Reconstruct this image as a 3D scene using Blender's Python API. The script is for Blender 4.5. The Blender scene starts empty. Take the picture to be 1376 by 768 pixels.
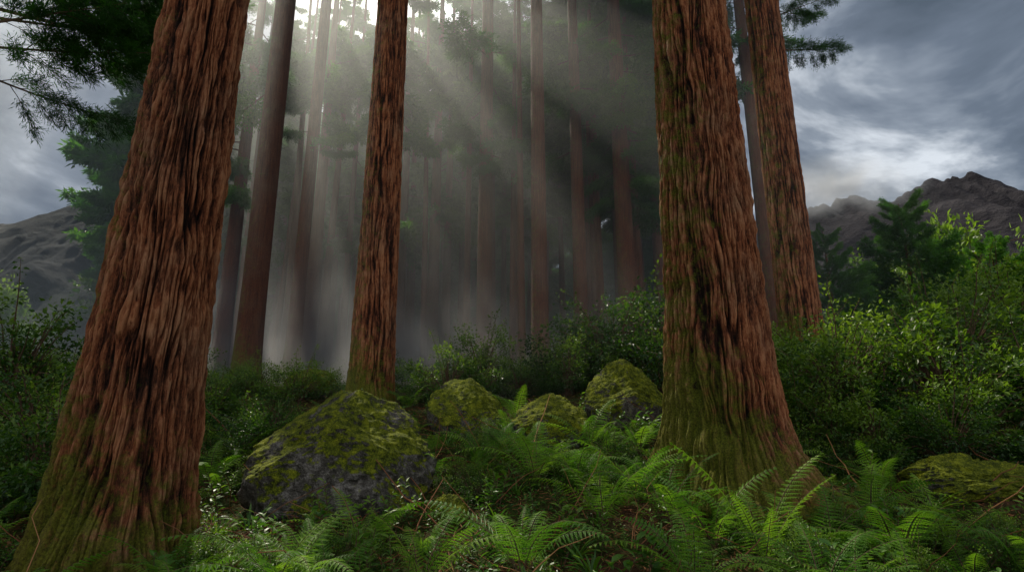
import bpy, math, random
import numpy as np
from mathutils import Vector, Matrix
random.seed(7); rng=np.random.default_rng(7)
scene=bpy.context.scene
COL=scene.collection
SUN=np.array([-.335,.56,.757]); SUN/=np.linalg.norm(SUN)
GLOW=np.array([-.215,.74,.65]); GLOW/=np.linalg.norm(GLOW)

# ---------------------------------------------------------------- noise
TB=rng.random((256,256))
def vn(x,y,px=256,seed=0):
    x=np.asarray(x,float);y=np.asarray(y,float)
    xi=np.floor(x).astype(int);yi=np.floor(y).astype(int)
    fx=x-xi;fy=y-yi
    fx=fx*fx*(3-2*fx);fy=fy*fy*(3-2*fy)
    x0=(xi%px+seed*17)%256;x1=((xi+1)%px+seed*17)%256
    y0=(yi+seed*31)%256;y1=(yi+1+seed*31)%256
    return (TB[x0,y0]*(1-fx)+TB[x1,y0]*fx)*(1-fy)+(TB[x0,y1]*(1-fx)+TB[x1,y1]*fx)*fy
def fbm(x,y,o=4,seed=0):
    s=0;a=.5;t=0
    for i in range(o):
        s=s+a*vn(x*2**i+7.3*i,y*2**i+3.1*i,256,seed+i);t+=a;a*=.5
    return s/t
def ss(t):
    t=np.clip(t,0,1);return t*t*(3-2*t)
# ---------------------------------------------------------------- terrain
YS=[-3000,-40,0,3,5,6,7,8,9,12,20,30,60,100,300,4000]
ZS=[-8,-1.0,-.2,0,.1,.25,.47,.75,1.0,1.6,2.15,2.9,4.5,5,3,3]
def H(x,y):
    x=np.asarray(x,float);y=np.asarray(y,float)
    b=np.interp(y,YS,ZS)
    b=b+.8*ss((x-3.6)/4.5)*ss((y-6)/5)*(1-ss((x-25)/20))
    b=b+.7*np.exp(-((x-2.9)/1.6)**2-((y-13.5)/1.6)**2)
    b=b+.28*np.exp(-((x-5.3)/.8)**2-((y-6.6)/.5)**2)
    b=b-6*ss((np.abs(x)-28)/60)
    near=np.exp(-((x/60)**2+(y/80)**2))
    b=b+((fbm(x*.9,y*.9,4,3)-.5)*.45+(fbm(x*.15+50,y*.15+9,3,5)-.5)*1.0*ss((y-9)/12))*near
    b=b+(fbm(x*.01,y*.01,4,8)-.5)*14*(1-near)
    return b
# ---------------------------------------------------------------- mesh utils
class MB:
    def __init__(s): s.v=[];s.f=[];s.n=0;s.a=[];s.m=[]
    def add(s,V,F,attr=None,mat=0):
        V=np.asarray(V,float).reshape(-1,3)
        s.v.append(V)
        for f in ([F] if isinstance(F,np.ndarray) else F):
            f=np.asarray(f,int); s.f.append(f+s.n); s.m.append(np.full(len(f),mat))
        s.a.append(np.full(len(V),.5) if attr is None else np.asarray(attr,float)*np.ones(len(V)))
        s.n+=len(V)
    def mesh(s,name,mats,smooth=False):
        V=np.concatenate(s.v);A=np.concatenate(s.a)
        me=bpy.data.meshes.new(name)
        me.vertices.add(len(V));me.vertices.foreach_set('co',V.astype(np.float32).ravel())
        tot=[];li=[];mi=[]
        for f,m in zip(s.f,s.m):
            tot.append(np.full(len(f),f.shape[1]));li.append(f.ravel());mi.append(m)
        tot=np.concatenate(tot);li=np.concatenate(li);mi=np.concatenate(mi)
        st=np.concatenate([[0],np.cumsum(tot)[:-1]])
        me.loops.add(len(li));me.loops.foreach_set('vertex_index',li.astype(np.int32))
        me.polygons.add(len(tot))
        me.polygons.foreach_set('loop_start',st.astype(np.int32))
        try: me.polygons.foreach_set('loop_total',tot.astype(np.int32))
        except Exception: pass
        me.polygons.foreach_set('material_index',mi.astype(np.int32))
        me.polygons.foreach_set('use_smooth',np.full(len(tot),smooth))
        at=me.attributes.new('rnd','FLOAT','POINT');at.data.foreach_set('value',A.astype(np.float32))
        for m in mats: me.materials.append(m)
        me.update(calc_edges=True);me.validate()
        return me
def nrm(a): return a/np.maximum(np.linalg.norm(a,axis=-1,keepdims=True),1e-9)
def leaves(mb,P,D,l,w,rnd,mat=0,fold=.25,N=None):
    n=len(P);D=nrm(D)
    if N is None: N=rng.normal(size=(n,3))+np.array([0,0,1.2])
    S=nrm(np.cross(D,N));N=nrm(np.cross(S,D))
    l=(np.ones(n)*l)[:,None];w=(np.ones(n)*w)[:,None]
    V=np.stack([P,P+D*l*.45+S*w*.5+N*w*fold,P+D*l-N*l*.08,P+D*l*.45-S*w*.5+N*w*fold],1)
    i=np.arange(n)[:,None]*4
    mb.add(V,[np.concatenate([i+[[0,1,2]],i+[[0,2,3]]])],np.repeat(rnd*np.ones(n),4),mat)
def bigleaves(mb,P,D,l,w,rnd,mat=0,N=None,droop=.25):
    n=len(P);D=nrm(D)
    if N is None: N=rng.normal(size=(n,3))*.4+np.array([0,0,1.2])
    S=nrm(np.cross(D,N));N=nrm(np.cross(S,D))
    l=(np.ones(n)*l)[:,None];w=(np.ones(n)*w)[:,None]
    def at(t,s,up): return P+D*l*t+S*w*s+N*(w*up)-N*l*droop*t*t
    V=np.stack([at(0,0,0),at(.3,0,0),at(.65,0,0),at(1,0,0),at(.3,.42,.14),at(.65,.38,.12),at(.3,-.42,.14),at(.65,-.38,.12)],1)
    i=np.arange(n)[:,None]*8
    T=np.concatenate([i+[[0,4,1]],i+[[0,1,6]],i+[[2,5,3]],i+[[2,3,7]]])
    Q=np.concatenate([i+[[1,4,5,2]],i+[[6,1,2,7]]])
    mb.add(V,[T,Q],np.repeat(rnd*np.ones(n),8),mat)
def tube(mb,pts,rad,ns=5,mat=0,attr=.5):
    pts=np.asarray(pts,float);n=len(pts);rad=np.ones(n)*rad
    T=nrm(np.gradient(pts,axis=0))
    ref=np.array([.31,.23,.92]) if abs(T[0][2])<.8 else np.array([1,.1,0])
    A=nrm(np.cross(T,ref));B=np.cross(T,A)
    th=np.linspace(0,2*math.pi,ns,endpoint=False)
    V=pts[:,None,:]+rad[:,None,None]*(A[:,None,:]*np.cos(th)[None,:,None]+B[:,None,:]*np.sin(th)[None,:,None])
    i,j=np.meshgrid(np.arange(n-1),np.arange(ns),indexing='ij')
    F=np.stack([i*ns+j,i*ns+(j+1)%ns,(i+1)*ns+(j+1)%ns,(i+1)*ns+j],-1).reshape(-1,4)
    mb.add(V.reshape(-1,3),F,attr,mat)
def obj(name,data,parent=None,loc=(0,0,0),rot=(0,0,0),sc=1):
    o=bpy.data.objects.new(name,data);COL.objects.link(o)
    o.location=loc;o.rotation_euler=rot
    o.scale=(sc,sc,sc) if np.isscalar(sc) else sc
    if parent: o.parent=parent
    return o
# ---------------------------------------------------------------- materials
class NT:
    def __init__(s,name):
        s.m=bpy.data.materials.new(name);s.m.use_nodes=True;s.t=s.m.node_tree;s.t.nodes.clear()
        s.out=s.n('ShaderNodeOutputMaterial')
    def n(s,t,**k):
        x=s.t.nodes.new(t)
        for a,b in k.items(): setattr(x,a,b)
        return x
    def l(s,a,b): s.t.links.new(a,b)
def ramp(N,fac,stops):
    r=N.n('ShaderNodeValToRGB');e=r.color_ramp.elements
    while len(e)<len(stops): e.new(.5)
    for q,(p,c) in zip(e,stops): q.position=p;q.color=(*c,1) if len(c)==3 else c
    N.l(fac,r.inputs[0]);return r.outputs[0]
def noise(N,vec,scale,detail=5,rough=.55,dist=0):
    x=N.n('ShaderNodeTexNoise');x.inputs['Scale'].default_value=scale;x.inputs['Detail'].default_value=detail
    x.inputs['Roughness'].default_value=rough;x.inputs['Distortion'].default_value=dist
    if vec is not None: N.l(vec,x.inputs['Vector'])
    return x.outputs['Fac']
def math_(N,op,a,b=None,c=None,clamp=False):
    x=N.n('ShaderNodeMath',operation=op,use_clamp=clamp)
    for i,q in enumerate((a,b,c)):
        if q is None: continue
        if isinstance(q,(int,float)): x.inputs[i].default_value=q
        else: N.l(q,x.inputs[i])
    return x.outputs[0]
def mixc(N,f,a,b,bt='MIX'):
    x=N.n('ShaderNodeMixRGB',blend_type=bt)
    for i,q in enumerate((f,a,b)):
        if isinstance(q,(int,float)): x.inputs[i].default_value=q
        elif isinstance(q,tuple): x.inputs[i].default_value=(*q,1)
        else: N.l(q,x.inputs[i])
    return x.outputs[0]
def mapr(N,v,a,b,c,d):
    x=N.n('ShaderNodeMapRange');N.l(v,x.inputs[0])
    for i,q in enumerate((a,b,c,d)): x.inputs[i+1].default_value=q
    return x.outputs[0]
def principled(N,col,rough=.8,spec=.3,bump=None,bs=.5,bd=.02):
    p=N.n('ShaderNodeBsdfPrincipled')
    if isinstance(col,tuple): p.inputs['Base Color'].default_value=(*col,1)
    else: N.l(col,p.inputs['Base Color'])
    p.inputs['Roughness'].default_value=rough;p.inputs['Specular IOR Level'].default_value=spec
    if bump is not None:
        b=N.n('ShaderNodeBump');b.inputs['Strength'].default_value=bs;b.inputs['Distance'].default_value=bd
        N.l(bump,b.inputs['Height']);N.l(b.outputs[0],p.inputs['Normal'])
    return p
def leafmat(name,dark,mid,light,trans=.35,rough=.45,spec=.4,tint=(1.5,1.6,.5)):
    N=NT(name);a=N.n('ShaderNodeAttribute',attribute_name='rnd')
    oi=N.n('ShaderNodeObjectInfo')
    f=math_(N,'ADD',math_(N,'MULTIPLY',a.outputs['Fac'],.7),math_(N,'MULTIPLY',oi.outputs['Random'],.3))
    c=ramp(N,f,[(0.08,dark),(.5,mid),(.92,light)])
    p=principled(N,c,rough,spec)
    t=N.n('ShaderNodeBsdfTranslucent');N.l(mixc(N,1.0,c,tint,'MULTIPLY'),t.inputs[0])
    m=N.n('ShaderNodeMixShader');m.inputs[0].default_value=trans
    N.l(p.outputs[0],m.inputs[1]);N.l(t.outputs[0],m.inputs[2]);N.l(m.outputs[0],N.out.inputs[0]);return N.m
def barkmat(name,hero=True,k=1.0):
    N=NT(name);tc=N.n('ShaderNodeTexCoord');o=tc.outputs['Object']
    mp=N.n('ShaderNodeMapping');mp.inputs['Scale'].default_value=(1,1,.10 if hero else .06);N.l(o,mp.inputs[0])
    wob=noise(N,mp.outputs[0],42 if hero else 22,6,.7,.5)
    mp2=N.n('ShaderNodeMapping');mp2.inputs['Scale'].default_value=(1,1,.25);N.l(o,mp2.inputs[0])
    fib=noise(N,mp2.outputs[0],70,6,.8,.3)
    at=N.n('ShaderNodeAttribute',attribute_name='rnd')
    big=noise(N,o,1.3,5,.65)
    v=math_(N,'ADD',math_(N,'MULTIPLY',wob,.45),math_(N,'MULTIPLY',fib,.55))
    if hero:
        v=math_(N,'ADD',math_(N,'MULTIPLY',math_(N,'SUBTRACT',v,.5),1.35),math_(N,'ADD',math_(N,'MULTIPLY',at.outputs['Fac'],.48),.15))
        v=math_(N,'ADD',v,math_(N,'MULTIPLY',math_(N,'SUBTRACT',noise(N,o,2.6,6,.7),.5),.30))
    c=ramp(N,v,[(.26,(.012*k,.0045*k,.003*k)),(.40,(.085*k,.026*k,.012*k)),(.53,(.28*k,.085*k,.034*k)),(.70,(.50*k,.21*k,.095*k))])
    gray=ramp(N,v,[(.26,(.010,.008,.006)),(.5,(.16,.092,.056)),(.70,(.40,.28,.19))])
    c=mixc(N,mapr(N,big,.45,.68,.0,.5),c,gray)
    sx=N.n('ShaderNodeSeparateXYZ');N.l(o,sx.inputs[0])
    mn=noise(N,o,6.5,7,.75)
    hz=mapr(N,sx.outputs[2],0,1.9,.34,0)
    side=mapr(N,sx.outputs[0],-.8,.5,.28,-.03)
    ms=math_(N,'ADD',math_(N,'ADD',mn,hz),math_(N,'ADD',side,math_(N,'MULTIPLY',big,.25)))
    ms=mapr(N,ms,.78,.95,0,.88)
    mossc=ramp(N,noise(N,o,45,4,.7),[(.32,(.03,.04,.006)),(.68,(.25,.28,.02))])
    c=mixc(N,ms,c,mossc)
    h=math_(N,'ADD',math_(N,'MULTIPLY',wob,1.0),math_(N,'MULTIPLY',fib,1.1))
    p=principled(N,c,.85,.2,h,1,.045 if hero else .06)
    N.l(p.outputs[0],N.out.inputs[0]);return N.m
BARK=barkmat('redwood_bark',True,1.15); BARKF=barkmat('far_bark',False,.6)
LF_CON=leafmat('conifer_needles',(.012,.040,.010),(.036,.105,.02),(.10,.20,.035),.48,.55,.2,(1.6,2.0,.5))
LF_FERN=leafmat('fern_leaf',(.03,.09,.013),(.10,.23,.026),(.22,.36,.045),.5,.5,.25)
LF_BUSH=leafmat('shrub_leaf',(.008,.028,.006),(.036,.095,.013),(.18,.28,.035),.42,.42,.4)
LF_HERB=leafmat('herb_leaf',(.022,.07,.011),(.06,.155,.02),(.17,.28,.035),.4,.4,.4)
def brown():
    N=NT('dead_litter');a=N.n('ShaderNodeAttribute',attribute_name='rnd')
    c=ramp(N,a.outputs['Fac'],[(0,(.05,.022,.012)),(.5,(.22,.088,.04)),(.8,(.38,.19,.08)),(1,(.08,.11,.02))])
    N.l(principled(N,c,.8,.2).outputs[0],N.out.inputs[0]);return N.m
LITTER=brown()
def twigm():
    N=NT('twig_bark');tc=N.n('ShaderNodeTexCoord')
    c=ramp(N,noise(N,tc.outputs['Object'],20),[(.3,(.05,.03,.02)),(.7,(.16,.10,.06))])
    N.l(principled(N,c,.8,.2).outputs[0],N.out.inputs[0]);return N.m
TWIG=twigm()
def groundm():
    N=NT('forest_floor');tc=N.n('ShaderNodeTexCoord');o=tc.outputs['Object']
    a=noise(N,o,.9,5,.6);b=noise(N,o,14,6,.7);d=noise(N,o,60,3,.7)
    soil=ramp(N,b,[(.3,(.018,.011,.007)),(.5,(.07,.032,.017)),(.7,(.15,.075,.037))])
    moss=ramp(N,d,[(.3,(.012,.022,.005)),(.7,(.07,.10,.014))])
    c=mixc(N,mapr(N,math_(N,'ADD',a,math_(N,'MULTIPLY',b,.3)),.56,.7,0,1),soil,moss)
    h=math_(N,'ADD',b,math_(N,'MULTIPLY',d,.5))
    N.l(principled(N,c,.9,.15,h,1,.06).outputs[0],N.out.inputs[0]);return N.m
def rockm(bare=.5):
    N=NT('mossy_rock');tc=N.n('ShaderNodeTexCoord');o=tc.outputs['Object'];g=N.n('ShaderNodeNewGeometry')
    a=noise(N,o,1.9,6,.65);b=noise(N,o,9,7,.7);d=noise(N,o,55,3,.7)
    sx=N.n('ShaderNodeSeparateXYZ');N.l(g.outputs['Normal'],sx.inputs[0])
    rock=ramp(N,math_(N,'ADD',math_(N,'MULTIPLY',b,.7),math_(N,'MULTIPLY',d,.3)),[(.34,(.022,.020,.016)),(.48,(.10,.09,.078)),(.66,(.42,.39,.36))])
    moss=ramp(N,math_(N,'ADD',math_(N,'MULTIPLY',b,.6),math_(N,'MULTIPLY',d,.4)),[(.37,(.016,.024,.004)),(.48,(.10,.125,.009)),(.64,(.34,.36,.02))])
    f=math_(N,'ADD',math_(N,'ADD',math_(N,'MULTIPLY',sx.outputs[2],.20),a),math_(N,'MULTIPLY',b,.35))
    f=mapr(N,f,bare+.20,bare+.27,0,1)
    c=mixc(N,f,rock,moss)
    h=math_(N,'ADD',math_(N,'ADD',b,math_(N,'MULTIPLY',d,.8)),math_(N,'MULTIPLY',f,.7))
    N.l(principled(N,c,.9,.2,h,.9,.06).outputs[0],N.out.inputs[0]);return N.m
def mountm(name,a1,a2,a3):
    N=NT(name);tc=N.n('ShaderNodeTexCoord');o=tc.outputs['Object']
    a=noise(N,o,.012,8,.65,.5);b=noise(N,o,.06,6,.7)
    c=ramp(N,math_(N,'ADD',math_(N,'MULTIPLY',a,.6),math_(N,'MULTIPLY',b,.4)),[(.36,a1),(.5,a2),(.64,a3)])
    sx=N.n('ShaderNodeSeparateXYZ');N.l(o,sx.inputs[0])
    lo=mapr(N,math_(N,'ADD',sx.outputs[2],math_(N,'MULTIPLY',a,120)),130,230,1,0)
    c=mixc(N,lo,c,(.012,.024,.015))
    N.l(principled(N,c,.95,.1,math_(N,'ADD',a,math_(N,'MULTIPLY',b,.5)),1,12).outputs[0],N.out.inputs[0]);return N.m
# ---------------------------------------------------------------- ground
def axis(lo,hi,c,fine,n):
    t=np.linspace(-1,1,n);k=7.2
    s=np.sinh(k*t)/np.sinh(k)
    return c+np.where(s<0,s*(c-lo),s*(hi-c))
gx=axis(-3500,3500,0,0,420);gy=axis(-3000,4500,9,0,460)
X,Y=np.meshgrid(gx,gy,indexing='ij')
Z=H(X,Y)
mb=MB();nx,ny=X.shape
i,j=np.meshgrid(np.arange(nx-1),np.arange(ny-1),indexing='ij')
F=np.stack([i*ny+j,(i+1)*ny+j,(i+1)*ny+j+1,i*ny+j+1],-1).reshape(-1,4)
mb.add(np.stack([X,Y,Z],-1).reshape(-1,3),F)
obj('ground',mb.mesh('ground',[groundm()],True))
# ---------------------------------------------------------------- mountains
def mountain(xs,zs,yc,width,mat,seed,x0,x1):
    gx=np.linspace(x0,x1,420);gy=np.linspace(yc-width*1.1,yc+width*1.1,240)
    X,Y=np.meshgrid(gx,gy,indexing='ij')
    r=np.interp(X,xs,zs)
    wx=(fbm(X*.006,Y*.006,4,seed)-.5)*90
    prof=np.clip(1-np.abs(Y-yc+wx*.25)/width,0,1)
    rid=1-np.abs(2*fbm((X+wx)*.011,Y*.0035,5,seed+3)-1)
    fall=1-prof
    Z=r*prof**1.05-(1-rid)*190*fall*prof+ (fbm(X*.03,Y*.03,4,seed+9)-.5)*22*ss(prof*3)-8+ (1-2*np.abs(fbm(X*.035,X*.0,4,seed+2)-.5)*3)*9*prof
    mb=MB();nx,ny=X.shape
    i,j=np.meshgrid(np.arange(nx-1),np.arange(ny-1),indexing='ij')
    F=np.stack([i*ny+j,(i+1)*ny+j,(i+1)*ny+j+1,i*ny+j+1],-1).reshape(-1,4)
    mb.add(np.stack([X,Y,Z],-1).reshape(-1,3),F)
    obj('mountain',mb.mesh('mountain',[mat],True))
mountain([50,200,300,408,470,516,545,571,600,635,665,708,800,1000,1300],[60,170,230,278,292,284,296,318,312,330,312,292,240,200,40],700,430,
         mountm('mountain_rock',(.010,.010,.013),(.024,.022,.027),(.052,.047,.052)),11,40,1350)
mountain([-1400,-1000,-900,-798,-740,-689,-640,-560,-450,-250,-100],[30,190,235,283,305,321,318,300,240,120,0],800,480,
         mountm('mountain_slope',(.010,.012,.014),(.021,.026,.028),(.036,.040,.041)),21,-1400,-60)
# ---------------------------------------------------------------- tree trunks
def trunkmesh(name,prof,flare,nt,zs,seed,disp,mat,lean=(0,0)):
    zs=np.asarray(zs);th=np.linspace(0,2*math.pi,nt,endpoint=False)
    Z,T=np.meshgrid(zs,th,indexing='ij')
    r=np.interp(Z,[p[0] for p in prof],[p[1] for p in prof])
    u=T/(2*math.pi)
    lob=vn(u*9,Z*.15,9,seed)*.6+vn(u*5,Z*.1+9,5,seed+1)*.6
    r=r*(1+.07*(lob-.6))+flare*np.exp(-np.maximum(Z,-.1)/.42)*(.25+1.5*lob**2)
    rid=np.zeros_like(r)+.5
    if disp>0:
        w=(vn(u*9,Z*.6,9,seed+12)-.5)*.034+(vn(u*14,Z*1.1,14,seed+2)-.5)*.024+(vn(u*30,Z*3.1,30,seed+3)-.5)*.012
        def crack(K,zz,sd,wd):
            n=vn((u+w)*K,Z*zz,K,sd);return np.exp(-((n-.5)/wd)**2)
        R=np.interp(Z,[0,12],[prof[0][1],prof[0][1]*.7]).mean()
        k=max(.6,R/.65)
        K1=int(72*k);K2=int(135*k);K3=int(230*k)
        a=crack(K1,.75,seed+4,.10);b=crack(K2,1.7,seed+5,.12)
        c=vn((u+w)*K3,Z*7,K3,seed+6);pl=vn((u+w)*K1,Z*2.2,K1,seed+7);fl=vn((u+w*2)*K2,Z*9,K2,seed+8)
        mod=vn(u*11,Z*.9,11,seed+15)
        rid=.92-(.24+.5*mod)*a-.32*b*(1-.5*a)+.38*(c-.5)+.36*(pl-.5)+.30*(fl-.5)
        r=r+disp*(rid-.7)*(np.interp(Z,[0,3,12],[1.15,1,.8]))
    cx=lean[0]*Z;cy=lean[1]*Z
    V=np.stack([cx+r*np.cos(T),cy+r*np.sin(T),Z],-1)
    n=len(zs)
    i,j=np.meshgrid(np.arange(n-1),np.arange(nt),indexing='ij')
    F=np.stack([i*nt+j,i*nt+(j+1)%nt,(i+1)*nt+(j+1)%nt,(i+1)*nt+j],-1).reshape(-1,4)
    mb=MB();mb.add(V.reshape(-1,3),F,np.clip(rid,0,1.1).ravel())
    return mb.mesh(name,[mat],True)
# ---------------------------------------------------------------- conifer branch meshes (3 m long along +X)
def branchmesh(k,dens=1.0,L=3.0,lm=1.0,sparse=False):
    mb=MB();r=np.random.default_rng(100+k)
    s=np.linspace(0,1,9)
    ax=np.stack([s*L,.25*np.sin(s*3+k)*s,-.9*s**1.5*(.6+.3*math.sin(k))+.55*s**3],-1)
    tube(mb,ax,.035*(1-s*.85),4,1)
    P=[];D=[];C=[]
    nb=int(22*dens)
    for q in range(nb):
        t=.18+.82*(q+.5)/nb
        p=np.array([np.interp(t,s,ax[:,c]) for c in range(3)])
        side=1 if q%2 else -1
        ang=side*(.55+.5*r.random())
        ll=(1.15-.75*t)*(.6+.6*r.random())
        e=np.linspace(0,1,5)
        d=np.array([math.cos(ang),math.sin(ang),-.3+.5*r.random()])
        sub=p+d*ll*e[:,None]+np.array([0,0,-.3*ll])*(e**2)[:,None]
        tube(mb,sub,.010*(1-e*.7),3,1)
        nt_=int((7*ll+3))
        for w in range(nt_):
            tt=(.3 if sparse else .15)+(.7 if sparse else .85)*(w+r.random())/nt_
            c=np.array([np.interp(tt,e,sub[:,z]) for z in range(3)])
            m=46 if sparse else int(16/lm**.9)
            dd=nrm(r.normal(size=(m,3))*(.6 if sparse else .75)+d*.9+np.array([0,0,-.25]))
            sp=.7 if sparse else 1
            rr=r.random((m,1))*.16*sp
            P.append(c+dd*rr+r.normal(size=(m,3))*.06*sp*np.array([1,1,1.4]));D.append(dd);C.append(np.full(m,r.random()))
    P=np.concatenate(P);D=np.concatenate(D);C=np.concatenate(C);n=len(P)
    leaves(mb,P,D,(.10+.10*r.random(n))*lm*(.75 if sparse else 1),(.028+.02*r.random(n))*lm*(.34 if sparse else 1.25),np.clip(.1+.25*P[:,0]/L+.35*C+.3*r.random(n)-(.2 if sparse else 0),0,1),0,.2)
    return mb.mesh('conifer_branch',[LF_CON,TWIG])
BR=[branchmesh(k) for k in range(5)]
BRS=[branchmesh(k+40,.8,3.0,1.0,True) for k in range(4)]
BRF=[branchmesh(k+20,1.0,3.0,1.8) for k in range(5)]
e1=nrm(np.cross(SUN,np.array([0,0,1.])));e2=np.cross(e1,SUN)
def ab(p): p=np.asarray(p,float);return p@e1,p@e2
# openings in the canopy (centre on the ground side, half widths across the sun direction)
HOLES=[((.9,7.2,1.0),2.7,2.0),((-2.1,7.0,1.8),1.9,1.6),((.3,5.3,.8),2.3,1.7),((1.9,7.3,2.4),1.7,2.1),((6.8,9.6,3.2),2.1,1.8),((2.8,13,4),1.9,1.5),((-1.0,11,2.2),2.0,1.6),
       ((-3.3,12,4),1.2,1.8),((9.5,9.5,3.2),1.5,1.3),((4.2,5.6,1),1.6,1.3),((-3.9,5.4,5),1.0,1.6),
       ((-6.3,20,4),1.6,2.4),((-2.2,20,4),1.5,2.4),((1.2,20,4),1.4,2.4),((4.6,22,5),1.2,2.0),((-10.8,22,5),1.4,2.0)]
HA=[(*ab(h[0]),h[1],h[2]) for h in HOLES]
def in_hole(a,b):
    for (x,y,wa,wb) in HA:
        if ((a-x)/wa)**2+((b-y)/wb)**2<1: return True
    return False
def make_tree(X0,Y0,prof,hero=False,seed=0,flare=.25,z0=9,top=30,L=3.2,nb=55,lean=(0,0),extra=(),filt=True,nt=40,far=False):
    g=float(H(X0,Y0))
    e=obj('redwood_tree',None,None,(X0,Y0,g-.12))
    if hero: 
        zs=np.concatenate([np.linspace(-.3,2,240 if hero==2 else 110),np.linspace(2,11,700 if hero==2 else 240)[1:],np.linspace(11,top,30)[1:]])
        me=trunkmesh('trunk',prof,flare,900 if hero==2 else 420,zs,seed,.09 if hero==2 else .055,BARK,lean)
    else:
        zs=np.concatenate([np.linspace(-.3,2,12),np.linspace(2,top,40)[1:]])
        me=trunkmesh('trunk',prof,flare,nt,zs,seed,.0,BARKF,lean)
    obj('trunk',me,e)
    r=random.Random(seed);B=BRF if far else BR
    for q in range(nb):
        t=(q+r.random())/nb
        z=z0+(top-z0)*t
        az=q*2.4+r.random()*1.2
        ll=L*(1-.72*t**1.5)*(.65+.5*r.random())*(.75 if t<.12 else 1)
        rx=r.uniform(-.3,.3);ry=r.uniform(-.1,.4)-.3*t;bi=r.randrange(5);sc=ll/3*r.uniform(.95,1.1)
        if filt:
            cut=False
            for f in (.15,.35,.6,.85,1.05):
                pz=g+z-math.sin(ry)*ll*f-.3*ll*f**1.5
                a_,b_=ab((X0+math.cos(az)*ll*f,Y0+math.sin(az)*ll*f,pz))
                if in_hole(a_,b_): cut=True
            a_,b_=ab((X0+math.cos(az)*ll*.6,Y0+math.sin(az)*ll*.6,g+z-.2*ll))
            if cut or float(fbm(a_*.42+20,b_*.42+20,2,40))>.68: continue
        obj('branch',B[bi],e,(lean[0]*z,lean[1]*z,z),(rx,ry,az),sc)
    for (z,az,ll,tilt) in extra:
        obj('bough',BRS[r.randrange(4)],e,(lean[0]*z,lean[1]*z,z),(r.uniform(-.3,.3),tilt,az),ll/3)
    return e
TR=[]
def T(*a,**k): TR.append((a[0],a[1]));return make_tree(*a,**k)
# hero trunks
T(-3.68,5.4,[(0,.60),(.7,.55),(3,.47),(6.3,.385),(12,.34),(30,.08)],hero=2,seed=1,flare=.12,z0=16,nb=26,L=3,lean=(.024,0))
T(2.85,7.5,[(0,.78),(.8,.715),(2.5,.645),(6,.575),(8,.525),(14,.45),(32,.08)],hero=2,seed=2,flare=.36,z0=17,nb=28,L=3,top=32)
T(-3.08,12,[(0,.51),(1,.475),(3,.44),(10,.37),(16,.32),(32,.06)],hero=1,seed=3,flare=.08,z0=15,nb=40,top=32)
T(7.0,13,[(0,.55),(1.5,.47),(3,.45),(11,.41),(16,.34),(32,.06)],hero=1,seed=4,flare=.15,z0=17,nb=34,top=32,extra=[(9.0,.15,2.2,-.1),(9.9,-.35,1.9,-.2),(10.4,.4,2.0,-.2)])
T(11.75,24,[(0,.34),(3,.30),(20,.24),(30,.05)],seed=5,z0=15.5,L=2.8,nb=40,filt=False)
T(-8.3,17,[(0,.44),(3,.39),(15,.33),(30,.05)],seed=6,z0=10,L=3.4,nb=70)
T(-1.25,24,[(0,.42),(3,.36),(20,.28),(34,.05)],seed=7,z0=9.5,L=3.8,nb=90,top=34)
T(1.05,20,[(0,.36),(3,.31),(16,.25),(30,.05)],seed=8,z0=10,L=3.2,nb=76)
T(2.85,22,[(0,.33),(3,.29),(16,.23),(30,.05)],seed=9,z0=10,L=3.2,nb=76)
T(4.8,22,[(0,.46),(3,.40),(16,.31),(32,.05)],seed=10,z0=8,L=3.8,nb=90,top=32)
T(-4.5,30,[(0,.42),(3,.36),(32,.05)],seed=11,z0=9,nb=90,top=32,L=4)
T(-3.3,35,[(0,.36),(3,.3),(32,.05)],seed=12,z0=10,nb=90,top=34,L=4)
T(-10.6,28,[(0,.45),(3,.38),(32,.05)],seed=13,z0=8,nb=90,top=32,L=4)
T(-13.2,24.5,[(0,.42),(3,.36),(32,.05)],seed=14,z0=8,nb=80,top=30,L=3.8)
T(-15.8,31,[(0,.40),(3,.33),(32,.05)],seed=15,z0=8,nb=80,top=30,L=4)
T(8.4,30,[(0,.34),(3,.29),(32,.05)],seed=16,z0=9,nb=80,top=32,L=3.8)
T(10.2,35,[(0,.30),(3,.25),(32,.05)],seed=17,z0=8,nb=76,top=30,L=3.8)
T(-6.6,27.5,[(0,.46),(3,.40),(32,.05)],seed=19,z0=10,nb=90,top=34,L=4)
T(.3,31,[(0,.44),(3,.38),(32,.05)],seed=20,z0=10,nb=90,top=34,L=4,lean=(.01,0))
T(6.2,30,[(0,.42),(3,.36),(32,.05)],seed=21,z0=9,nb=84,top=32,L=4)
T(-8.9,22,[(0,.34),(3,.29),(30,.05)],seed=22,z0=10,nb=76,top=30,L=3.4)
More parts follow.
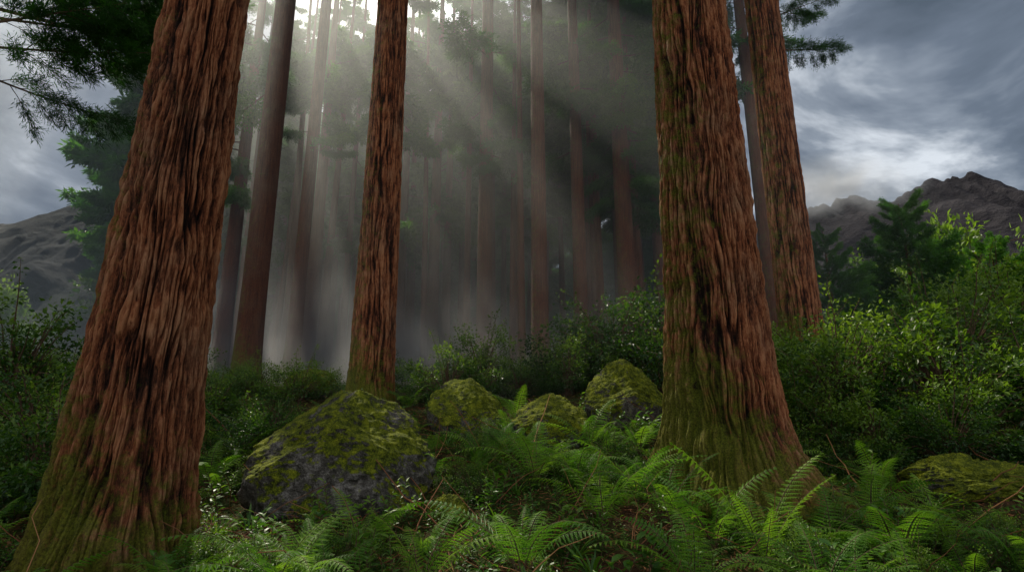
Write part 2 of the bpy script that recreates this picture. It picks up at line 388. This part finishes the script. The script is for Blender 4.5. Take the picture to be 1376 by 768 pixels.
# slim young trunks between the big ones
for k,(x,y,rad) in enumerate([(-5.3,22.5,.16),(-2.4,28,.2),(1.6,31,.22),(4.2,29,.2),(6.3,26,.2),(6.9,33,.2),(-8.2,33,.22),(-12.2,33,.24),(3.4,36,.2),(-.6,38,.22),(8.9,26,.17),(-7.2,38,.24),(2.2,41,.26),(-5.6,42,.26),(5.3,39,.24),(-10.2,40,.28),(-14.5,38,.28),(.8,45,.28)]):
    T(x,y,[(0,rad*1.2),(3,rad),(26,.05)],seed=30+k,flare=.1,z0=11,top=30,nb=56,L=3.4,nt=16,far=True)
rr=random.Random(15);cnt=0
while cnt<44:
    y=rr.uniform(22,50);x=rr.uniform(-.55*y,.3*y)
    if min((x-a)**2+(y-b)**2 for a,b in TR)<1.6: continue
    cnt+=1;rad=rr.uniform(.11,.26)
    T(x,y,[(0,rad*1.2),(3,rad),(26,.05)],seed=300+cnt,flare=.08,z0=13,top=29,nb=30,L=2.8,nt=14,far=True,lean=(rr.uniform(-.025,.025),0))
# tree outside the frame on the left whose boughs hang into view
T(-12.2,10.5,[(0,.5),(3,.42),(12,.36),(28,.05)],seed=18,z0=12.5,nb=26,top=28,L=3.0,filt=False,
  extra=[(8.2,.25,4.0,-.12),(9.0,.5,3.6,-.15),(9.4,.05,4.4,-.2),(10.2,.75,4.4,-.1),(7.7,.8,3.4,0),(8.7,-.1,3.8,-.05),(9.8,.4,4.6,-.1),(9.3,.65,4.8,-.1),(11.0,.6,5.0,-.1)])
rr=random.Random(5);cnt=0
while cnt<96:
    y=27+56*rr.random()**.8;x=rr.uniform(-.74*y,.33*y)
    if min((x-a)**2+(y-b)**2 for a,b in TR)<3.2: continue
    s=rr.uniform(.7,1.1);cnt+=1
    far=y>58
    T(x,y,[(0,.36*s),(3,.30*s),(30,.05)],seed=50+cnt,z0=rr.uniform(1.5,6) if far else rr.uniform(7,12),nb=74,top=rr.uniform(31,41),L=4.6 if far else 4.2,nt=16,far=True)
# ---------------------------------------------------------------- undergrowth prototypes
def fernmesh(k,nf=9,L=.85,up=1.0,npin=19,wd=.21):
    r=np.random.default_rng(k);mb=MB()
    for q in range(nf):
        az=2*math.pi*(q+r.random()*.7)/nf;l=L*(.6+.55*r.random())
        s=np.linspace(0,1,26);a0=.2+.35*r.random();a1=(1.5+.6*r.random())*up
        ang=a0+(a1-a0)*s**1.2
        dx=np.cumsum(np.sin(ang))*l/26;dz=np.cumsum(np.cos(ang))*l/26
        o=np.array([math.cos(az),math.sin(az),0]);sd=np.array([-math.sin(az),math.cos(az),0])
        pts=o*dx[:,None]+np.array([0,0,1])*dz[:,None]+sd*(.3*l*(r.random()-.5)*s**2)[:,None]
        tube(mb,pts,.005*(1-.8*s),3,1)
        Tn=nrm(np.gradient(pts,axis=0))
        roll=r.normal()*.35
        sdr=sd*math.cos(roll)+np.array([0,0,1.])*math.sin(roll)
        Nn=nrm(np.cross(Tn,sdr*np.ones((26,1))));Nn=Nn*np.sign(Nn[:,2:3]+1e-6)
        rv=.15+.75*r.random()
        for p in range(npin):
            t=.18+.82*(p+.3)/npin
            c=np.array([np.interp(t,s,pts[:,z]) for z in range(3)])
            i=min(25,int(t*25));tn=Tn[i];nn=Nn[i]
            w=l*wd*(1-t)**.75*min(1,.5+ (t-.16)*3.5)+.006
            for sg in (-1,1):
                d=nrm(sdr*sg*1.0+tn*(.3+.15*r.random())-nn*(.1+.25*r.random()))
                m=8;u=(np.arange(m)+.6)/m
                P=c+d*w*u[:,None]-nn*(w*.2*u**2)[:,None]
                pl=.32/npin*l*(1-.8*u)+.0015
                for g2 in (-1,1):
                    leaves(mb,P,nrm(tn*g2+d*.5)*np.ones((m,1)),pl,pl*.85,np.clip(rv+.2*(r.random(m)-.5),0,1),0,.0,N=nn*np.ones((m,1)))
                leaves(mb,c[None],d[None],w,.012*l,rv,0,0,N=nn[None])
    return mb.mesh('fern',[LF_FERN,TWIG])
def herbmesh(k,n=16,ll=.16,ht=.4):
    r=np.random.default_rng(k+500);mb=MB()
    for st in range(r.integers(3,6)):
        az=r.random()*6.3;tl=.15+.4*r.random();h=ht*(.6+.6*r.random());s=np.linspace(0,1,6)
        pts=np.stack([np.cos(az)*tl*h*s**1.4,np.sin(az)*tl*h*s**1.4,h*s],-1)+r.normal(size=3)*[.05,.05,0]
        tube(mb,pts,.006*(1-.6*s),4,1)
        t=.2+.8*(np.arange(n)+.5)/n
        P=np.stack([np.interp(t,s,pts[:,z]) for z in range(3)],-1)
        a=np.arange(n)*2.4+az
        D=np.stack([np.cos(a),np.sin(a),.2+.7*t],-1)
        l=ll*(.5+.6*r.random(n));bigleaves(mb,P,D,l,l*.42,np.clip(.2+.5*t+.3*r.random(n)-.1,0,1),0,droop=.35)
    return mb.mesh('herb',[LF_HERB,TWIG])
def bladeplant(k,n=14,L=.45):
    r=np.random.default_rng(k+700);mb=MB()
    for q in range(n):
        az=r.random()*6.3;l=L*(.5+.6*r.random());s=np.linspace(0,1,7);a=.15+.5*r.random()+1.3*s*(.3+r.random()*.7)
        dx=np.cumsum(np.sin(a))*l/7;dz=np.cumsum(np.cos(a))*l/7
        w=.014*np.sin(np.pi*np.clip(s*.85+.12,0,1))*l/.4
        o=np.array([math.cos(az),math.sin(az),0]);sd=np.array([-math.sin(az),math.cos(az),0])
        c=o*dx[:,None]+np.array([0,0,1.])*dz[:,None]
        V=np.concatenate([c+sd*w[:,None]+[0,0,.006],c,c-sd*w[:,None]+[0,0,.006]])
        i=np.arange(6);F=np.concatenate([np.stack([i,i+1,i+8,i+7],-1),np.stack([i+7,i+8,i+15,i+14],-1)])
        mb.add(V,F,.2+.7*r.random())
    return mb.mesh('blade_plant',[LF_HERB])
def shrubmesh(k,R=1.0,Ht=1.0,nc=75,nl=55,ls=.06,big=False,shoots=12):
    r=np.random.default_rng(k+900);mb=MB()
    for q in range(nc+shoots):
        d=nrm(r.normal(size=3));d[2]=abs(d[2])
        lump=.35+1.25*vn(d[0]*2.6+9,d[1]*2.6+9+d[2]*2.6,256,k)
        f=(.5+.5*r.random()**.5)
        if q>=nc: d=nrm(d+np.array([0,0,.8]));f=1.1+.3*r.random()
        c=d*np.array([R,R,Ht])*lump*f+np.array([0,0,.12])
        s=np.linspace(0,1,6)
        pts=c*s[:,None]*np.array([1,1,1])+np.array([0,0,.25*Ht])*np.sin(s*3.14)[:,None]+r.normal(size=(6,3))*.02
        pts[0]=[r.normal()*.06,r.normal()*.06,-.05]
        tube(mb,pts,.016*(1-.85*s),4,1)
        m=nl if q<nc else nl//3
        if q<nc: off=r.normal(size=(m,3))*.105*np.array([1,1,.75]);base=c
        else:
            tt=.6+.4*r.random(m);base=np.stack([np.interp(tt,s,pts[:,z]) for z in range(3)],-1);off=r.normal(size=(m,3))*.04
        D=nrm(off*4+d*.4+r.normal(size=(m,3))*.6+[0,0,-.1]);l=ls*(.6+.8*r.random(m))
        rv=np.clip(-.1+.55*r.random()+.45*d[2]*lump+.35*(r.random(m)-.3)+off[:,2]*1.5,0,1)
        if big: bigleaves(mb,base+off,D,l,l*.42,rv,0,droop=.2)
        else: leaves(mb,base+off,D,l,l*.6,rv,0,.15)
    return mb.mesh('shrub',[LF_BUSH,TWIG])
FERN=[fernmesh(1,8,.85),fernmesh(2,7,1.0),fernmesh(3,9,.7)]
FERNH=[fernmesh(21,7,1.15,.95,20,.24),fernmesh(22,6,1.0,.85,18,.25),fernmesh(23,8,1.05,1.0,20,.22)]
FERNUP=fernmesh(9,7,1.25,.6,22,.2)
HERB=[herbmesh(1,14,.10,.4),herbmesh(2,20,.08,.45),herbmesh(3,10,.14,.35)]
BLADE=[bladeplant(1),bladeplant(2,18,.6)]
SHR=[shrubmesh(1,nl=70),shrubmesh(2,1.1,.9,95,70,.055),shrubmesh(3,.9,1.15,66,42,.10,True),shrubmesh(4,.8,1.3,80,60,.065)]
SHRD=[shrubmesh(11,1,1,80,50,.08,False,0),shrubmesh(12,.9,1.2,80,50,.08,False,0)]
# ---------------------------------------------------------------- boulders
import bmesh
RM=[rockm(.46),rockm(.40)]
BOULD=[]
def boulder(x,y,sc,rz,planes,seed,mat,sink=.25,nz=.055):
    bm=bmesh.new();bmesh.ops.create_icosphere(bm,subdivisions=7,radius=1)
    me=bpy.data.meshes.new('boulder');bm.to_mesh(me);bm.free()
    V=np.empty(len(me.vertices)*3,np.float32);me.vertices.foreach_get('co',V);V=V.reshape(-1,3).astype(float)
    for n,d in planes:
        n=nrm(np.array(n,float));q=V@n;ex=np.maximum(q-d,0);V=V-n*(ex*.93)[:,None]
    D=nrm(V)
    f=(fbm(V[:,0]*2.5+9,V[:,1]*2.5+V[:,2]*1.9+20,5,seed)-.5)*nz*4.4+(fbm(V[:,0]*9+9,V[:,1]*8+V[:,2]*9+40,4,seed+1)-.5)*nz*2.0+(fbm(V[:,0]*30+9,V[:,1]*26+V[:,2]*31+90,3,seed+2)-.5)*nz*.7
    V=V+D*f[:,None]
    V=V*np.array(sc)
    me.vertices.foreach_set('co',V.astype(np.float32).ravel());me.polygons.foreach_set('use_smooth',[True]*len(me.polygons))
    me.materials.append(mat);me.update()
    g=float(H(x,y));BOULD.append((x,y,max(sc[0],sc[1])))
    obj('mossy_boulder',me,None,(x,y,g+sc[2]*(1-sink)-sc[2]*.35),(0,0,rz))
boulder(-2.2,7.15,(1.18,.98,1.05),0,[((-.50,-.40,.77),.48),((.62,-.35,.70),.58),((.05,-.95,.15),.72),((.2,.3,.95),.84),((-.85,-.4,.2),.85),((.85,-.4,.1),.8)],3,RM[0],.27)
boulder(-.85,10.2,(.72,.65,.72),.2,[((-.35,-.5,.8),.5),((.6,-.35,.7),.6),((.05,-.95,.3),.7)],5,RM[1],.2)
boulder(.62,9.2,(.62,.6,.6),.0,[((.3,-.5,.8),.55),((-.5,-.3,.8),.6),((.2,-.9,.3),.7)],6,RM[1],.25)
boulder(2.1,10.3,(.75,.65,.78),.0,[((-.5,-.5,.7),.55),((.5,-.5,.7),.6)],7,RM[1],.1)
boulder(-4.8,13.2,(.6,.5,.5),.8,[((-.5,-.5,.7),.6)],8,RM[1])
boulder(5.35,6.7,(.75,.5,.35),.1,[((0,-.5,.8),.7)],9,rockm(.3),.8,.11)
boulder(.0,8.4,(.2,.18,.22),.1,[((0,-.5,.8),.7)],10,rockm(.2),.2,.09)
boulder(-.7,6.5,(.22,.2,.2),.1,[((0,-.5,.8),.7)],12,rockm(.2),.2,.09)
# ---------------------------------------------------------------- placing plants
def clear(x,y,rad):
    for a,b in TR[:6]:
        if (x-a)**2+(y-b)**2<(rad+.7)**2: return False
    for a,b,c in BOULD:
        if (x-a)**2+(y-b)**2<(rad*.5+c*.85)**2: return False
    return True
def put(name,me,x,y,s,parent=None,dz=-.03,rz=None,tilt=.12):
    return obj(name,me,parent,(x,y,float(H(x,y))+dz),(random.uniform(-tilt,tilt),random.uniform(-tilt,tilt),random.uniform(0,6.28) if rz is None else rz),s)
# hero ferns
for (x,y,s,m) in [(-.75,4.75,.95,1),(.1,5.0,1.1,0),(1.0,6.3,1.1,2),(2.05,5.9,1.1,1),(2.35,5.5,1.1,3),(2.9,5.6,1.1,0),(-1.45,5.6,.9,2),
                  (.9,7.6,1.1,0),(.3,7.2,1.1,2),(1.5,7.0,1.1,1),(3.5,5.3,1.1,0),(1.2,8.6,1.0,1),(1.5,4.9,.95,2),(4.3,5.8,1.05,1),(-1.6,4.7,.8,0),(2.4,4.6,.85,0),(1.7,6.4,1.1,0),(3.9,6.3,.95,2),(.0,8.0,.9,0),(1.9,8.4,.9,2),(-2.9,4.9,.7,1)]:
    put('fern',FERNUP if m==3 else FERNH[m],x,y,s)
for (x,y,s,m) in [(1.25,5.3,1.2,2),(3.6,5.3,.9,1),(-1.9,5.4,.9,2),(.55,6.6,.8,0),(-.3,6.4,.9,2),(4.0,6.6,1.0,2),(.5,5.6,1.1,2),(-2.4,5.5,.9,0),(.9,4.9,1.2,2),(.2,6.0,1.0,1),(3.1,4.8,1.1,2)]:
    put('broadleaf_herb',HERB[m],x,y,s)
for (x,y,s,m) in [(1.0,4.7,.8,0),(3.0,5.0,.8,1),(-1.1,5.2,.7,1),(.7,5.2,.9,1),(4.2,5.2,.8,0)]:
    put('blade_plant',BLADE[m],x,y,s)
# hero shrubs
for (x,y,s,m) in [(-5.6,6.9,.9,0),(-6.9,8.2,1.15,1),(-8.6,9.5,1.3,3),(-5.9,9.5,1.0,1),
                  (2.6,13.3,1.7,1),(3.9,14.0,1.8,0),(1.6,14.5,1.1,1),(-1.4,12.2,.9,0),(-.8,13.6,1.0,3),(3.2,12.0,1.0,0),(1.3,12.6,.8,3),
                  (5.6,9.4,1.2,0),(7.0,9.0,1.1,2),(6.1,11.0,1.4,1),(8.4,10.2,1.2,0),(9.5,12,1.2,3),(7.8,7.6,.9,2),(5.9,7.6,.7,0),(6.7,6.6,.7,2),(10.5,9.6,1.3,2),(12,13,1.5,3),(11.5,16,1.4,1),(15,17,1.7,3),(4.9,11.8,1.1,0),(6.6,8.0,.9,2),(9.6,8.4,1.4,3),(5.2,8.0,.6,2),(8.2,8.6,1.0,2)]:
    put('shrub',SHR[m],x,y,s,tilt=.08)
UG=obj('undergrowth',None)
r=random.Random(11)
def dens(n,y0,y1,fun,wide=.95):
    k=0;tries=0
    while k<n and tries<n*6:
        tries+=1
        y=y0+(y1-y0)*r.random();x=r.uniform(-wide*y-1.5,wide*y+1.5)
        if math.hypot(x,y)<4.2: continue
        if fun(x,y): k+=1
def bare(x,y): return float(fbm(x*.55+3,y*.55+8,2,77))<.43
def f_fern(x,y):
    if not clear(x,y,.2): return False
    if abs(x-.1)<1.2 and 5.3<y<7.5 and r.random()<.75: return False
    if bare(x,y) and r.random()<.75: return False
    put('fern',(FERN+FERNH)[r.randrange(6)],x,y,r.uniform(.35,.95),UG,tilt=.25);return True
def f_herb(x,y):
    if not clear(x,y,.15): return False
    put('herb',HERB[r.randrange(3)],x,y,r.uniform(.5,1.2),UG);return True
def f_blade(x,y):
    if not clear(x,y,.1): return False
    put('blade_plant',BLADE[r.randrange(2)],x,y,r.uniform(.35,.9),UG);return True
def f_shrub(x,y):
    if not clear(x,y,.6) or (abs(x)<3.2 and y<12.5) or (y<7 and abs(x)<5): return False
    put('shrub',SHR[r.randrange(4)],x,y,r.uniform(.35,.8),UG,dz=-.1);return True
def f_low(x,y):
    if not clear(x,y,.3) or (abs(x-.6)<2 and y<6.5): return False
    if abs(x+2.0)<1.4 and 5.2<y<7: return False
    put('low_shrub',SHR[r.randrange(4)],x,y,r.uniform(.16,.34),UG,dz=-.06);return True
dens(230,4.2,11,f_fern);dens(250,4.4,11,f_herb);dens(130,4.4,11,f_blade);dens(150,4.8,11,f_low)
dens(200,11,30,f_fern);dens(100,6.5,14,f_shrub);dens(230,14,45,f_shrub);dens(120,11,26,f_herb)
n=30000
y=4.2+10*rng.random(n)**1.2;x=(rng.random(n)*2-1)*(.95*y+1)
k=fbm(x*.8,y*.8,3,60)>.45;x=x[k];y=y[k];n=len(x)
P=np.stack([x,y,H(x,y)+.01+.05*rng.random(n)],-1)
mb=MB();leaves(mb,P,np.concatenate([rng.normal(size=(n,2)),.3+.5*rng.random((n,1))],1),.03+.04*rng.random(n),.015+.025*rng.random(n),rng.random(n),0,.2)
obj('ground_cover',mb.mesh('ground_cover',[LF_HERB]))
n=40000
y=4.2+9*rng.random(n)**1.2;x=(rng.random(n)*2-1)*(.95*y+1)
P=np.stack([x,y,H(x,y)+.005+.03*rng.random(n)],-1)
mb=MB();leaves(mb,P,np.concatenate([rng.normal(size=(n,2)),.35*rng.normal(size=(n,1))],1),.04+.10*rng.random(n),.006+.012*rng.random(n),rng.random(n)*.95,0,.2)
for q in range(340):
    yy=4.3+6*random.random();xx=random.uniform(-.9*yy,.9*yy);a=random.random()*6.3;l=random.uniform(.2,1.0)
    s=np.linspace(0,1,6)
    p=np.stack([xx+np.cos(a)*l*s+rng.normal(size=6)*.02,yy+np.sin(a)*l*s+rng.normal(size=6)*.02,0*s],-1)
    p[:,2]=H(p[:,0],p[:,1])+.02+s*random.uniform(0,.9)*l
    tube(mb,p,.007*(1-.6*s)*random.uniform(.6,1.6),4,0,random.uniform(.2,.7))
obj('leaf_litter',mb.mesh('leaf_litter',[LITTER]))
# ---------------------------------------------------------------- small trees right, distant woods
def small_tree(x,y,ht,n,name='young_conifer',L=1.6,seed=0):
    g=float(H(x,y));e=obj(name,None,None,(x,y,g-.1));rq=random.Random(seed)
    zs=np.linspace(0,ht,14)
    obj('trunk',trunkmesh('trunk',[(0,.12*ht/6),(ht,.01)],.03,14,zs,seed,0,BARKF),e)
    for q in range(n):
        t=.18+.8*(q+rq.random())/n;az=q*2.4+rq.random()
        obj('branch',BR[rq.randrange(5)],e,(0,0,ht*t),(rq.uniform(-.3,.3),-.35-.4*t,az),L*(1-.75*t)*rq.uniform(.7,1.15)*.55)
for k,(x,y,h_,n_,L_) in enumerate([(14.5,24,6.4,34,1.7),(19.0,25,8.0,46,2.4),(24,26,6.0,34,2.2),(17,20,3.4,26,1.6),(22.5,21,5.4,36,2.4),(13.5,30,6,30,2)]):
    small_tree(x,y,h_,n_,'young_conifer',L_,200+k)
WD=obj('distant_forest',None)
rq=random.Random(77)
for q in range(500):
    side=-1 if rq.random()<.6 else 1
    y=rq.uniform(32,190);x=side*rq.uniform(.5*y+6 if side>0 else .74*y,1.35*y+10)
    if q>=420: y=rq.uniform(84,110);x=rq.uniform(-60,40)
    g=float(H(x,y));s=rq.uniform(2.0,4.2)
    obj('tree_crown',SHRD[rq.choice([0,1])],WD,(x,y,g+.3*s),(0,0,rq.uniform(0,6)),(s,s,s*rq.uniform(.9,1.7)))
# ---------------------------------------------------------------- mist volumes (real fog between the trunks)
def boxmesh(name,x0,x1,y0,y1,z0,z1,mat):
    V=[(x,y,z) for x in (x0,x1) for y in (y0,y1) for z in (z0,z1)]
    F=[(0,1,3,2),(4,6,7,5),(0,4,5,1),(2,3,7,6),(0,2,6,4),(1,5,7,3)]
    me=bpy.data.meshes.new(name);me.from_pydata(V,[],F);me.materials.append(mat);me.update()
    return obj(name,me)
N=NT('forest_haze');vs=N.n('ShaderNodeVolumeScatter');vs.inputs['Color'].default_value=(.92,.96,.96,1);vs.inputs['Density'].default_value=.0105;vs.inputs['Anisotropy'].default_value=.6
N.l(vs.outputs[0],N.out.inputs['Volume'])
boxmesh('haze',-22,10,11,60,-4,26,N.m)
N=NT('ground_mist');tc=N.n('ShaderNodeTexCoord');o=tc.outputs['Object'];sx=N.n('ShaderNodeSeparateXYZ');N.l(o,sx.inputs[0])
nz=noise(N,o,.32,3,.5,.4)
d=mapr(N,nz,.40,.68,0,.30)
d=math_(N,'MULTIPLY',d,mapr(N,sx.outputs[2],2.0,7.5,1,0))
d=math_(N,'MULTIPLY',d,mapr(N,sx.outputs[0],-3,6,1,.15))
d=math_(N,'MULTIPLY',d,mapr(N,sx.outputs[1],15.5,18,0,1))
vs=N.n('ShaderNodeVolumeScatter');vs.inputs['Color'].default_value=(.94,.97,1,1);vs.inputs['Anisotropy'].default_value=.4;N.l(d,vs.inputs['Density'])
N.l(vs.outputs[0],N.out.inputs['Volume'])
boxmesh('mist',-19,8,15.5,32,1,7.6,N.m)
# cloud clinging to the right-hand ridge
def cloudbox(name,c,h,dens_,sc_):
    N=NT(name);tc=N.n('ShaderNodeTexCoord');o=tc.outputs['Object']
    mp=N.n('ShaderNodeMapping',vector_type='POINT');mp.inputs['Location'].default_value=(-c[0]/h[0],-c[1]/h[1],-c[2]/h[2]);mp.inputs['Scale'].default_value=(1/h[0],1/h[1],1/h[2]);N.l(o,mp.inputs[0])
    ln=N.n('ShaderNodeVectorMath',operation='LENGTH');N.l(mp.outputs[0],ln.inputs[0])
    fall=mapr(N,ln.outputs['Value'],.25,1,1,0)
    d=math_(N,'MULTIPLY',math_(N,'MULTIPLY',mapr(N,noise(N,o,sc_,4,.6,.3),.42,.66,0,1),fall),dens_)
    vs=N.n('ShaderNodeVolumeScatter');vs.inputs['Color'].default_value=(.90,.95,1,1);N.l(d,vs.inputs['Density']);N.l(vs.outputs[0],N.out.inputs['Volume'])
    boxmesh(name,c[0]-h[0],c[0]+h[0],c[1]-h[1],c[1]+h[1],c[2]-h[2],c[2]+h[2],N.m)
cloudbox('cloud',(385,600,262),(110,70,36),.022,.02)
# ---------------------------------------------------------------- world
w=bpy.data.worlds.new('World');scene.world=w;w.use_nodes=True;t=w.node_tree;t.nodes.clear()
class W(NT):
    def __init__(s): s.t=t;s.out=s.n('ShaderNodeOutputWorld')
N=W()
sky=N.n('ShaderNodeTexSky',sky_type='NISHITA');sky.sun_disc=False;sky.sun_elevation=math.asin(SUN[2]);sky.sun_rotation=math.atan2(SUN[0],SUN[1])
b1=N.n('ShaderNodeBackground');N.l(sky.outputs[0],b1.inputs[0]);b1.inputs[1].default_value=.05
tc=N.n('ShaderNodeTexCoord');g=tc.outputs['Generated']
mp=N.n('ShaderNodeMapping');mp.inputs['Scale'].default_value=(1,1,1.7);mp.inputs['Location'].default_value=(.35,.2,.1);N.l(g,mp.inputs[0])
c1=noise(N,mp.outputs[0],2.6,6,.58,.5)
cl=ramp(N,c1,[(.36,(.095,.125,.165)),(.47,(.16,.20,.26)),(.54,(.29,.34,.41)),(.64,(.80,.86,.93))])
dt=N.n('ShaderNodeVectorMath',operation='DOT_PRODUCT');N.l(g,dt.inputs[0]);dt.inputs[1].default_value=tuple(GLOW)
dd=math_(N,'MAXIMUM',dt.outputs['Value'],0)
glow=math_(N,'ADD',math_(N,'MULTIPLY',math_(N,'POWER',dd,80),2.2),math_(N,'MULTIPLY',math_(N,'POWER',dd,9),.05))
sx=N.n('ShaderNodeSeparateXYZ');N.l(g,sx.inputs[0])
back=math_(N,'MULTIPLY',mapr(N,sx.outputs[1],.1,-.7,0,1),mapr(N,sx.outputs[2],-.05,.6,.15,.76))
ad=math_(N,'ADD',glow,back)
cc=N.n('ShaderNodeCombineXYZ')
for i,kf in enumerate((1.0,.97,.90)): N.l(math_(N,'MULTIPLY',ad,kf),cc.inputs[i])
cadd=mixc(N,1.0,cl,cc.outputs[0],'ADD')
b2=N.n('ShaderNodeBackground');N.l(cadd,b2.inputs[0]);b2.inputs[1].default_value=1
m=N.n('ShaderNodeMixShader');m.inputs[0].default_value=.90
N.l(b1.outputs[0],m.inputs[1]);N.l(b2.outputs[0],m.inputs[2]);N.l(m.outputs[0],N.out.inputs[0])
# ---------------------------------------------------------------- sun, camera
L=bpy.data.lights.new('sun','SUN');L.energy=5;L.angle=math.radians(.5);L.color=(1,.92,.76)
o=obj('sun',L);o.rotation_euler=Vector(SUN).to_track_quat('Z','Y').to_euler()
cam=bpy.data.cameras.new('camera');cam.lens=19;cam.sensor_width=36;cam.clip_end=9000
c=obj('camera',cam,None,(0,0,1.6),(math.radians(90+13),0,0));scene.camera=c
scene.view_settings.view_transform='Standard';scene.view_settings.look='None';scene.view_settings.exposure=0
